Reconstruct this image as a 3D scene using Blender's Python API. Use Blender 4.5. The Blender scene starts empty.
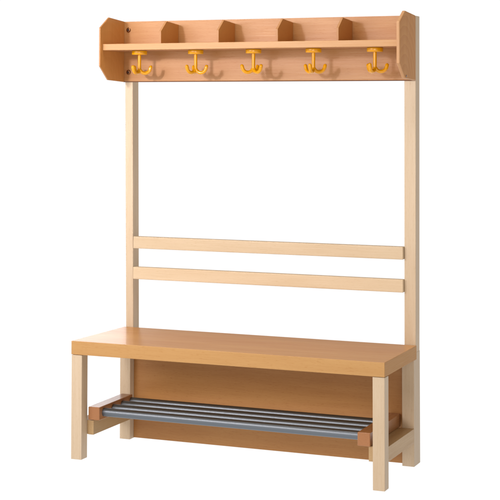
import bpy, bmesh, math
from mathutils import Vector, Matrix

sc = bpy.context.scene
COL = sc.collection
R = math.radians

# ------------------------------------------------------------------ materials
def lin(c):
    return tuple((v / 12.92 if v <= .04045 else ((v + .055) / 1.055) ** 2.4) for v in [k / 255 for k in c]) + (1,)

ALB = .72
def tint(c):                              # measured lit tone -> surface albedo
    q = lin(c); return (q[0] * ALB, q[1] * ALB, q[2] * ALB, 1)

def base_mat(name):
    m = bpy.data.materials.new(name); m.use_nodes = True
    nt = m.node_tree; b = nt.nodes['Principled BSDF']
    return m, nt, b

def wood(name, light, dark, axis='x', rough=.42, coat=.0, fig=.5, pore=.35, cathedral=0.0, coat_rough=.12, spec=.4, flame=1.0, speck=0.0):
    """lacquered timber: long figure + fine fibre lines + short medullary flecks along `axis`"""
    m, nt, b = base_mat(name)
    N, L = nt.nodes.new, nt.links.new
    tc = N('ShaderNodeTexCoord'); oi = N('ShaderNodeObjectInfo')
    off = N('ShaderNodeVectorMath'); off.operation = 'MULTIPLY_ADD'
    cmb = N('ShaderNodeCombineXYZ')
    for i in range(3): L(oi.outputs['Random'], cmb.inputs[i])
    off.inputs[1].default_value = (1, 1, 1)
    mul = N('ShaderNodeVectorMath'); mul.operation = 'MULTIPLY'
    L(cmb.outputs[0], mul.inputs[0]); mul.inputs[1].default_value = (13.7, 7.3, 9.1)
    L(tc.outputs['Object'], off.inputs[0]); L(mul.outputs[0], off.inputs[2])
    k = 'xyz'.index(axis)
    def scaled(along, across):
        mp = N('ShaderNodeMapping'); s = [across] * 3; s[k] = along
        mp.inputs['Scale'].default_value = s
        L(off.outputs[0], mp.inputs['Vector']); return mp.outputs[0]
    def noise(v, scale, detail=3, rough_=.55, dist=0.0):
        n = N('ShaderNodeTexNoise'); n.inputs['Scale'].default_value = scale
        n.inputs['Detail'].default_value = detail; n.inputs['Roughness'].default_value = rough_
        n.inputs['Distortion'].default_value = dist
        L(v, n.inputs['Vector']); return n.outputs['Fac']
    def ramp(v, a, c):
        r = N('ShaderNodeMapRange'); r.inputs['From Min'].default_value = a; r.inputs['From Max'].default_value = c
        L(v, r.inputs['Value']); return r.outputs[0]
    def math_(op, a, c):
        n = N('ShaderNodeMath'); n.operation = op
        for i, q in enumerate((a, c)):
            if isinstance(q, (int, float)): n.inputs[i].default_value = q
            else: L(q, n.inputs[i])
        return n.outputs[0]
    figure = ramp(noise(scaled(1.3, 14 * flame), 1.0, 4, .6, .6), .3, .72)       # broad soft stripes
    fibre = ramp(noise(scaled(9, 420), 1.0, 2, .6), .35, .7)                 # fine fibres
    fleck = ramp(noise(scaled(70, 620), 1.0, 1, .5), .60, .74)               # short flecks
    f = math_('ADD', math_('MULTIPLY', figure, fig), math_('MULTIPLY', fibre, .28))
    if cathedral:
        w = N('ShaderNodeTexWave'); w.wave_type = 'RINGS'; w.rings_direction = 'X'; w.wave_profile = 'SAW'
        w.inputs['Scale'].default_value = 11; w.inputs['Distortion'].default_value = 2.2
        w.inputs['Detail'].default_value = 2; w.inputs['Detail Scale'].default_value = 1.2
        mp = N('ShaderNodeMapping'); mp.inputs['Location'].default_value = (0, -.315, -1.115); mp.inputs['Scale'].default_value = (1, 1.5, 1)
        L(tc.outputs['Object'], mp.inputs['Vector']); L(mp.outputs[0], w.inputs['Vector'])
        f = math_('ADD', f, math_('MULTIPLY', w.outputs['Fac'], cathedral))
    f = math_('ADD', f, math_('MULTIPLY', fleck, pore))
    if speck:
        sp = ramp(noise(scaled(260, 330), 1.0, 1, .5), .70, .78)
        f = math_('ADD', f, math_('MULTIPLY', sp, speck))
    mx = N('ShaderNodeMix'); mx.data_type = 'RGBA'; mx.clamp_factor = True
    L(f, mx.inputs['Factor']); mx.inputs['A'].default_value = tint(light); mx.inputs['B'].default_value = tint(dark)
    # a slow drift between the boards' tone from plank to plank
    hs = N('ShaderNodeHueSaturation')
    L(mx.outputs['Result'], hs.inputs['Color'])
    L(math_('ADD', math_('MULTIPLY', oi.outputs['Random'], .09), .955), hs.inputs['Value'])
    L(hs.outputs[0], b.inputs['Base Color'])
    rr = math_('ADD', math_('MULTIPLY', fibre, .08), rough - .04)
    L(rr, b.inputs['Roughness'])
    b.inputs['Specular IOR Level'].default_value = spec
    b.inputs['Coat Weight'].default_value = coat; b.inputs['Coat Roughness'].default_value = coat_rough
    bp = N('ShaderNodeBump'); bp.inputs['Strength'].default_value = .12; bp.inputs['Distance'].default_value = .0004
    L(fibre, bp.inputs['Height']); L(bp.outputs[0], b.inputs['Normal'])
    return m

MAPLE_L, MAPLE_D = (229, 206, 178), (209, 180, 145)
maple_up = wood('maple_upright', MAPLE_L, MAPLE_D, 'z', .45, 0, .55, .35, spec=.3, speck=.32)
maple_x = wood('maple_lengthwise', (232, 207, 174), (212, 181, 142), 'x', .45, 0, .55, .35, spec=.3, speck=.28)
maple_y = wood('maple_crosswise', (212, 178, 132), (190, 150, 102), 'y', .45, 0, .5, .3, spec=.3)
seat_top = wood('beech_laminate_top', (230, 170, 104), (214, 148, 86), 'x', .38, .22, .90, .45, coat_rough=.10, flame=.6, spec=.2)
seat_edge = wood('beech_edge_band', (211, 163, 103), (194, 140, 80), 'x', .42, 0, .5, .5, spec=.3)
seat_end = wood('beech_edge_band_end', (204, 148, 76), (190, 132, 62), 'y', .46, 0, .35, .3, spec=.15)
board = wood('beech_backboard', (202, 149, 94), (181, 119, 66), 'x', .42, 0, .66, .36, speck=.5, spec=.35)
cheek_edge = wood('beech_raw_edge', (196, 142, 92), (176, 120, 72), 'z', .45, 0, .4, .2, spec=.3)
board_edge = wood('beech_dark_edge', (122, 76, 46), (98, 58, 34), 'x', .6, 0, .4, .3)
kick = wood('beech_panel', (199, 144, 84), (178, 119, 63), 'x', .42, 0, .75, .6, spec=.35)
shelf_face = wood('beech_shelf', (206, 148, 100), (188, 126, 80), 'x', .42, 0, .5, .3, spec=.35)
shelf_edge = wood('beech_shelf_edge', (203, 152, 98), (190, 136, 82), 'x', .42, 0, .35, .3, spec=.35)
side_face = wood('beech_side', (224, 160, 84), (198, 126, 56), 'z', .46, 0, .30, .12, cathedral=.38, spec=.15)
cheek_face = wood('beech_side_plain', (222, 156, 86), (200, 130, 66), 'z', .46, 0, .35, .12, cathedral=.16, spec=.15)
side_edge = wood('beech_side_edge', (214, 164, 118), (196, 142, 94), 'z', .45, 0, .4, .2, spec=.3)
div_face = wood('beech_divider', (214, 146, 72), (196, 124, 54), 'x', .42, 0, .45, .2, spec=.35)
rail_mat = wood('beech_rail', (184, 124, 74), (158, 97, 54), 'y', .36, .3, .5, .3, coat_rough=.2, spec=.4)

def plastic():
    m, nt, b = base_mat('amber_plastic')
    N, L = nt.nodes.new, nt.links.new
    n = N('ShaderNodeTexNoise'); n.inputs['Scale'].default_value = 60; n.inputs['Detail'].default_value = 2
    tc = N('ShaderNodeTexCoord'); L(tc.outputs['Object'], n.inputs['Vector'])
    mx = N('ShaderNodeMix'); mx.data_type = 'RGBA'
    L(n.outputs['Fac'], mx.inputs['Factor'])
    mx.inputs['A'].default_value = tint((243, 170, 3)); mx.inputs['B'].default_value = tint((236, 158, 0))
    L(mx.outputs['Result'], b.inputs['Base Color'])
    b.inputs['Roughness'].default_value = .13; b.inputs['Specular IOR Level'].default_value = .45
    b.inputs['Subsurface Weight'].default_value = 0
    return m
amber = plastic()

def metal(name, col, rough, metallic=1.0, brushed=True):
    m, nt, b = base_mat(name)
    N, L = nt.nodes.new, nt.links.new
    b.inputs['Base Color'].default_value = lin(col); b.inputs['Metallic'].default_value = metallic
    tc = N('ShaderNodeTexCoord'); mp = N('ShaderNodeMapping'); mp.inputs['Scale'].default_value = (3, 60, 60)
    n = N('ShaderNodeTexNoise'); n.inputs['Scale'].default_value = 1; n.inputs['Detail'].default_value = 2
    L(tc.outputs['Object'], mp.inputs['Vector']); L(mp.outputs[0], n.inputs['Vector'])
    r = N('ShaderNodeMapRange'); r.inputs['To Min'].default_value = rough - .01; r.inputs['To Max'].default_value = rough + .01
    L(n.outputs['Fac'], r.inputs['Value']); L(r.outputs[0], b.inputs['Roughness'])
    return m
steel = metal('brushed_steel', (112, 117, 123), .43)
bronze = metal('screw_bronze', (120, 80, 52), .35)
zinc = metal('screw_zinc', (120, 122, 128), .35)
def flat_mat(name, col, rough=.7):
    m, nt, b = base_mat(name); b.inputs['Base Color'].default_value = lin(col); b.inputs['Roughness'].default_value = rough
    return m
recess = flat_mat('screw_recess', (34, 22, 16))

# ------------------------------------------------------------------ mesh helpers
def link(name, bm, mats, parent, bevel=0.0, seg=2, smooth=False, pick=None):
    bmesh.ops.recalc_face_normals(bm, faces=bm.faces)
    if bevel:
        bmesh.ops.bevel(bm, geom=list(bm.edges), offset=bevel, segments=seg, profile=.6, affect='EDGES', clamp_overlap=True)
    bm.normal_update()
    if pick:
        for f in bm.faces: f.material_index = pick(f)
    if smooth:
        for f in bm.faces: f.smooth = True
        for e in bm.edges:
            if len(e.link_faces) == 2 and e.calc_face_angle(0) > R(42): e.smooth = False
    me = bpy.data.meshes.new(name); bm.to_mesh(me); bm.free()
    for m in (mats if isinstance(mats, (list, tuple)) else [mats]): me.materials.append(m)
    o = bpy.data.objects.new(name, me); COL.objects.link(o)
    if parent: o.parent = parent
    return o

def hexa(bot, top):
    """six-sided solid from four bottom and four top corners"""
    bm = bmesh.new()
    v = [bm.verts.new(c) for c in list(bot) + list(top)]
    bm.faces.new(v[3::-1]); bm.faces.new(v[4:])
    for i in range(4):
        j = (i + 1) % 4; bm.faces.new((v[i], v[j], v[4 + j], v[4 + i]))
    return bm

def box(x0, x1, y0, y1, z0, z1):
    q = [(x0, y0), (x1, y0), (x1, y1), (x0, y1)]
    return hexa([(a, b, z0) for a, b in q], [(a, b, z1) for a, b in q])

def prism_x(poly, x0, x1):
    """(y, z) outline given a thickness along x"""
    bm = bmesh.new()
    a = [bm.verts.new((x0, y, z)) for y, z in poly]; b = [bm.verts.new((x1, y, z)) for y, z in poly]
    bm.faces.new(a[::-1]); bm.faces.new(b)
    n = len(poly)
    for i in range(n):
        j = (i + 1) % n; bm.faces.new((a[i], a[j], b[j], b[i]))
    return bm

def ring_tube(bm, pts, rad, seg=16, cap_round=(False, False)):
    """swept round bar; a rounded end shrinks in a few rings"""
    pts = [Vector(p) for p in pts]; rads = [rad] * len(pts)
    if cap_round[1]:
        d = (pts[-1] - pts[-2]).normalized(); e = pts[-1]
        for a in (25, 50, 72, 86):
            pts.append(e + d * rad * math.sin(R(a))); rads.append(rad * math.cos(R(a)))
    up = None; rings = []
    for i, p in enumerate(pts):
        t = (pts[min(i + 1, len(pts) - 1)] - pts[max(i - 1, 0)]).normalized()
        if up is None:
            up = Vector((0, 1, 0)) if abs(t.y) < .9 else Vector((0, 0, 1))
        n = (up - t * up.dot(t)).normalized(); up = n; b = t.cross(n)
        rings.append([bm.verts.new(p + (n * math.cos(2 * math.pi * k / seg) + b * math.sin(2 * math.pi * k / seg)) * rads[i]) for k in range(seg)])
    for r0, r1 in zip(rings, rings[1:]):
        for k in range(seg):
            j = (k + 1) % seg; bm.faces.new((r0[k], r0[j], r1[j], r1[k]))
    bm.faces.new(rings[0][::-1]); bm.faces.new(rings[-1])

def lathe(bm, prof, c, seg=32):
    """(r, z) profile round a vertical axis through c"""
    rings = []
    for r, z in prof:
        rings.append([bm.verts.new((c[0] + r * math.cos(2 * math.pi * k / seg), c[1] + r * math.sin(2 * math.pi * k / seg), c[2] + z)) for k in range(seg)])
    for r0, r1 in zip(rings, rings[1:]):
        for k in range(seg):
            j = (k + 1) % seg; bm.faces.new((r0[k], r0[j], r1[j], r1[k]))
    bm.faces.new(rings[0][::-1]); bm.faces.new(rings[-1])

# ------------------------------------------------------------------ the setting
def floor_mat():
    # plain white floor with an added glow that keeps it shadowless; no real lamp
    m, nt, b = base_mat('glowing_white_floor')
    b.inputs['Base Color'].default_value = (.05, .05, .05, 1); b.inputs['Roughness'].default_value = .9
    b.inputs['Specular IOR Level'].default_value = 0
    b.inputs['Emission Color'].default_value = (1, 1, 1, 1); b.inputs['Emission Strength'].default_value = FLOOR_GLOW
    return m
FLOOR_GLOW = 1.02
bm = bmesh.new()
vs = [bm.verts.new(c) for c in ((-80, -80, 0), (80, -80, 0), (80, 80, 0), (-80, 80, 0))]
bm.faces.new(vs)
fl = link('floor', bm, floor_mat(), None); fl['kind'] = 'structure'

# ------------------------------------------------------------------ the bench
root = bpy.data.objects.new('cloakroom_bench', None); COL.objects.link(root)
root['label'] = 'wooden cloakroom bench with coat hooks, hat shelf and metal shoe rack on white floor'
root['category'] = 'coat rack'

def P(name, bm, mats, bevel=.0012, seg=2, parent=None, **k):
    return link(name, bm, mats, parent or root, bevel, seg, **k)

# seat
H, T0, D = .3573, .3164, .3292
P('seat', hexa([(0, 0, T0), (1, 0, T0), (.9968, D, T0), (.0125, D, T0)], [(0, 0, H), (1, 0, H), (.9968, D, H), (.0125, D, H)]),
  [seat_top, seat_edge, seat_end], .0011, 2, pick=lambda f: 0 if f.normal.z > .9 else (2 if abs(f.normal.x) > .7 else 1))
# front legs
ZL = T0 - .0012
for x0, x1 in ((.0004, .0362), (.9640, .9996)):
    P('leg', box(x0, x1, .0012, .0386, .0, ZL), maple_up, .0018, 2)
# rear legs, notched so that the upper posts stand behind the seat
prof = [(.3097, 0), (.3744, 0), (.3744, .3362), (.3306, .3362), (.3308, ZL), (.3097, ZL)]
for x0, x1 in ((.0067, .0434), (.9565, .9940)):
    P('leg', prism_x(prof, x0, x1), maple_up, .0015, 2)
# upright posts
ZT = 1.3503
def post(xb0, xb1, xt0, xt1):
    z0 = .3330; f0 = (z0 - .3573) / (1.12 - .3573); f1 = (ZT - .3573) / (1.12 - .3573)
    q = lambda a, b, f: a + (b - a) * f
    y0, y1 = .3312, .3738
    c = lambda f, z: [(q(xb0, xt0, f), y0, z), (q(xb1, xt1, f), y0, z), (q(xb1, xt1, f), y1, z), (q(xb0, xt0, f), y1, z)]
    return hexa(c(f0, z0), c(f1, ZT))
P('post', post(.0165, .0425, .0091, .0366), maple_up, .0018, 2)
P('post', post(.9581, .9935, .9603, .9963), maple_up, .0018, 2)
# two slats of the backrest, their corners rounded
for z0, z1 in ((.6128, .6513), (.5139, .5530)):
    P('back_slat', box(.0475, .9582, .3180, .3400, z0, z1), maple_x, .0026, 3)

# backboard of the hat shelf
BF, B0, B1 = .3243, 1.1524, 1.3508
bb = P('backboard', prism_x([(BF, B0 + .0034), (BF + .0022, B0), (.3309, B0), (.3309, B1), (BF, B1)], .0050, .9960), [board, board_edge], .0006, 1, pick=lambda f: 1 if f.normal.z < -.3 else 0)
# end panels: five-cornered cheeks
cheek = [(BF - .0002, 1.1530), (.2126, 1.1578), (.1582, 1.2010), (.1582, 1.3234), (.2168, 1.3592), (BF - .0002, 1.3512)]
cheek_r = [(.3308, 1.1528)] + cheek[1:5] + [(.3308, 1.3508)]
edgepick = lambda f: 0 if abs(f.normal.x) > .8 else 1
P('end_panel', prism_x(cheek, .0040, .0086), [cheek_face, cheek_edge], .0008, 2, pick=edgepick)
P('end_panel', prism_x([(BF - .0002, 1.1530)] + cheek[1:5] + [(BF - .0002, 1.3508)], .9885, .9990), [side_face, side_edge], .0034, 3, pick=edgepick)
# shelf
S0, S1, SF = 1.2517, 1.2717, .1737
P('hat_shelf', box(.0088, .9883, SF, BF - .0003, S0, S1), [shelf_face, shelf_edge], .0010, 2, pick=lambda f: 1 if f.normal.y < -.5 else 0)
# dividers
for x in (.2052, .4037, .6012, .7971):
    pr = [(BF - .0003, S1 + .0002), (.1946, S1 + .0002), (.1946, 1.3108), (.2371, 1.3440), (BF - .0003, 1.3372)]
    P('divider', prism_x(pr, x - .0066, x), [div_face, cheek_edge], .0007, 2, pick=edgepick)
# cap screws on the backboard and the cheek
for x, z in ((.0239, 1.3234), (.0247, 1.1847)):
    bm = bmesh.new(); lathe(bm, [(.0078, 0), (.0078, .0012), (.0062, .0026), (.0040, .0028)], (0, 0, 0), 24)
    bmesh.ops.rotate(bm, verts=bm.verts, cent=(0, 0, 0), matrix=Matrix.Rotation(R(90), 3, 'X'))
    bmesh.ops.translate(bm, verts=bm.verts, vec=(x, BF, z))
    s = P('screw', bm, bronze, 0, parent=bb)
    bm = bmesh.new(); lathe(bm, [(.0038, 0), (.0038, .0004)], (0, 0, 0), 6)
    bmesh.ops.rotate(bm, verts=bm.verts, cent=(0, 0, 0), matrix=Matrix.Rotation(R(90), 3, 'X'))
    bmesh.ops.translate(bm, verts=bm.verts, vec=(x, BF - .0027, z))
    me_ = link('recess', bm, recess, None); 
    # the socket belongs to the screw mesh itself
    b2 = bmesh.new(); b2.from_mesh(s.data); n0 = len(b2.faces); b2.from_mesh(me_.data)
    b2.faces.ensure_lookup_table()
    for f in b2.faces[n0:]: f.material_index = 1
    s.data.materials.append(recess); b2.to_mesh(s.data); b2.free()
    bpy.data.objects.remove(me_)
bm = bmesh.new(); lathe(bm, [(.0034, 0), (.0034, .0008), (.002, .0013)], (0, 0, 0), 20)
bmesh.ops.rotate(bm, verts=bm.verts, cent=(0, 0, 0), matrix=Matrix.Rotation(R(90), 3, 'Y'))
bmesh.ops.translate(bm, verts=bm.verts, vec=(.999, .2243, 1.1651))
P('screw', bm, zinc, 0)

# coat hooks: round base, stem and three curled arms
HY = .242
ang = [(0, 120, 240), (222, 342, 102), (190, 310, 70), (250, 10, 130), (240, 0, 120)]
VIEW = 22.6       # arms were read off against the picture's horizontal
for hx, th in zip((.1059, .3040, .5013, .6996, .8962), ang):
    bm = bmesh.new()
    ring_tube(bm, [(hx, HY, S0 - .006), (hx, HY, S0 - .030), (hx, HY, S0 - .060), (hx, HY, S0 - .068)], .0053, 20, (False, True))
    hk = P('coat_hook', bm, amber, 0, smooth=True)
    bm = bmesh.new()
    lathe(bm, [(.0225, -.0002), (.0245, -.0012), (.0248, -.0024), (.0245, -.0116), (.0238, -.0128), (.0222, -.0134), (.0062, -.0138)], (hx, HY, S0), 48)
    b_ = P('hook_base', bm, amber, 0, parent=hk, smooth=True)
    for a in th:
        a = R(a + VIEW); c, s = math.cos(a), math.sin(a)
        pts = []
        for i in range(15):
            u = i / 14; q = R(200 + 150 * u)             # lower part of a circle, then up
            r = .0178 + .0172 * math.cos(q); z = -.0550 + .0172 * math.sin(q)
            pts.append((hx + c * r, HY + s * r, S0 + z))
        e = Vector(pts[-1]); d = (e - Vector(pts[-2])).normalized()
        pts.append(e + d * .0055)
        bm = bmesh.new(); ring_tube(bm, pts, .0056, 16, (False, True))
        P('hook_arm', bm, amber, 0, parent=hk, smooth=True)

# kick panel under the seat
P('back_panel', box(.0437, .9562, .3357, .3440, .0020, ZL), kick, .0008, 1)
# side stretchers and the ledgers the shoe rack lies on
P('stretcher', hexa([(.0010, .0390, .0708), (.0403, .0390, .0708), (.0403, .3094, .0660), (.0070, .3094, .0660)],
                    [(.0010, .0390, .1133), (.0403, .0390, .1133), (.0403, .3094, .1150), (.0070, .3094, .1150)]), maple_y, .001, 2)
P('ledger', hexa([(.0406, .0360, .0708), (.0589, .0360, .0708), (.0460, .3094, .0650), (.0406, .3094, .0650)],
                 [(.0406, .0360, .1145), (.0589, .0360, .1145), (.0460, .3094, .1150), (.0406, .3094, .1150)]), maple_y, .001, 2)
P('stretcher', box(.9600, .9945, .0390, .3094, .0708, .1133), maple_y, .001, 2)
P('ledger', box(.9410, .9597, .0360, .3094, .0708, .1133), maple_y, .001, 2)
# shoe rack: two bars and four steel tubes
P('rack_bar', hexa([(.0445, .0290, .1170), (.0825, .0290, .1170), (.0825, .2500, .1170), (.0445, .2500, .1170)],
                   [(.0445, .0290, .1562), (.0825, .0290, .1562), (.0825, .2500, .1578), (.0445, .2500, .1578)]), rail_mat, .0022, 3)
P('rack_bar', box(.9099, .9476, .0290, .3250, .1137, .1518), rail_mat, .0022, 3)
for y in (.0585, .1205, .1815, .2420):
    bm = bmesh.new(); ring_tube(bm, [(.0790, y, .1375), (.3, y, .1372), (.6, y, .1368), (.9130, y, .1364)], .0126, 40)
    P('rack_tube', bm, steel, 0, smooth=True)

# ------------------------------------------------------------------ light
w = bpy.data.worlds.new('World'); sc.world = w; w.use_nodes = True
nt = w.node_tree; N, L = nt.nodes.new, nt.links.new
bg = nt.nodes['Background']
tc = N('ShaderNodeTexCoord'); sx = N('ShaderNodeSeparateXYZ'); L(tc.outputs['Generated'], sx.inputs[0])
def mr(v, a, b, c, d, smooth=True):
    r = N('ShaderNodeMapRange'); r.interpolation_type = 'SMOOTHSTEP' if smooth else 'LINEAR'
    for nme, q in zip(('From Min', 'From Max', 'To Min', 'To Max'), (a, b, c, d)): r.inputs[nme].default_value = q
    L(v, r.inputs['Value']); return r.outputs[0]
WALL, TOP, FRONT = 1.02, .25, .36
hi = mr(sx.outputs['Z'], .085, .15, WALL, TOP)          # white backdrop, darker studio above it
# the white sweep stands behind the bench; elsewhere the studio is dim and a little warm
dt = N('ShaderNodeVectorMath'); dt.operation = 'DOT_PRODUCT'; dt.inputs[1].default_value = (-.5, .866, 0)
L(tc.outputs['Generated'], dt.inputs[0])
fr = mr(dt.outputs['Value'], .42, .62, 0, 1)
mx = N('ShaderNodeMix'); mx.data_type = 'RGBA'
wl = N('ShaderNodeCombineColor')
for k in range(3): L(hi, wl.inputs[k])
L(fr, mx.inputs['Factor']); mx.inputs['A'].default_value = (FRONT, FRONT * .87, FRONT * .70, 1); L(wl.outputs[0], mx.inputs['B'])
L(mx.outputs['Result'], bg.inputs['Color']); bg.inputs['Strength'].default_value = 1

def area(name, loc, target, size, power, color=(1, 1, 1), spread=180, shape='DISK', size_y=None):
    l = bpy.data.lights.new(name, 'AREA'); l.shape = shape; l.size = size
    if size_y: l.size_y = size_y
    l.energy = power; l.color = color; l.spread = R(spread)
    o = bpy.data.objects.new(name, l); COL.objects.link(o); o.location = loc
    o.rotation_euler = (Vector(target) - Vector(loc)).to_track_quat('-Z', 'Y').to_euler()
    return o
area('key_lamp', (-.39, -2.9, 1.80), (-.05, .3, 1.25), .26, 3.9, (1, .95, .985), spread=44)
area('front_softbox', (-.85, -2.7, 1.62), (.4, .15, .35), 2.4, 62, (1, .965, .97), shape='RECTANGLE', size_y=1.0)
area('added_fill', (1.7, -3.3, .95), (.6, .2, .5), 1.8, 31, (1, .92, .79), shape='RECTANGLE', size_y=.9)  # added warm fill for the kick panel and right-hand faces, no known source
area('overhead_fill', (.5, -.6, 3.4), (.5, .2, .4), 1.6, 56, (1, .98, .95))  # added from above to lift the seat top and ambient, no known lamp
area('back_softbox', (-2.3, 3.6, 1.15), (.2, .2, .36), 1.15, 9.5, (1, .95, .94), shape='RECTANGLE', size_y=.7)

# ------------------------------------------------------------------ camera
cam = bpy.data.cameras.new('camera'); co = bpy.data.objects.new('camera', cam); COL.objects.link(co)
yaw, pitch, roll = .3946727, .0465690, .0015042
fw = Vector((-math.sin(yaw), math.cos(yaw), 0)); rt = Vector((math.cos(yaw), math.sin(yaw), 0)); up = Vector((0, 0, 1))
f2 = fw * math.cos(pitch) + up * math.sin(pitch); u2 = -fw * math.sin(pitch) + up * math.cos(pitch)
r3 = rt * math.cos(roll) + u2 * math.sin(roll); u3 = -rt * math.sin(roll) + u2 * math.cos(roll)
M = Matrix((r3, u3, -f2)).transposed().to_4x4(); M.translation = (2.2918242, -4.0896649, 1.0802710)
co.matrix_world = M
cam.sensor_width = 36; cam.lens = 1510.1414 / 500 * 36
cam.shift_x = .5379 / 500; cam.shift_y = -215.985 / 500
cam.clip_end = 400; sc.camera = co

sc.view_settings.view_transform = 'Standard'; sc.view_settings.look = 'None'
sc.view_settings.exposure = 0; sc.view_settings.gamma = 1
sc.cycles.max_bounces = 10; sc.cycles.diffuse_bounces = 6
sc.cycles.use_denoising = True
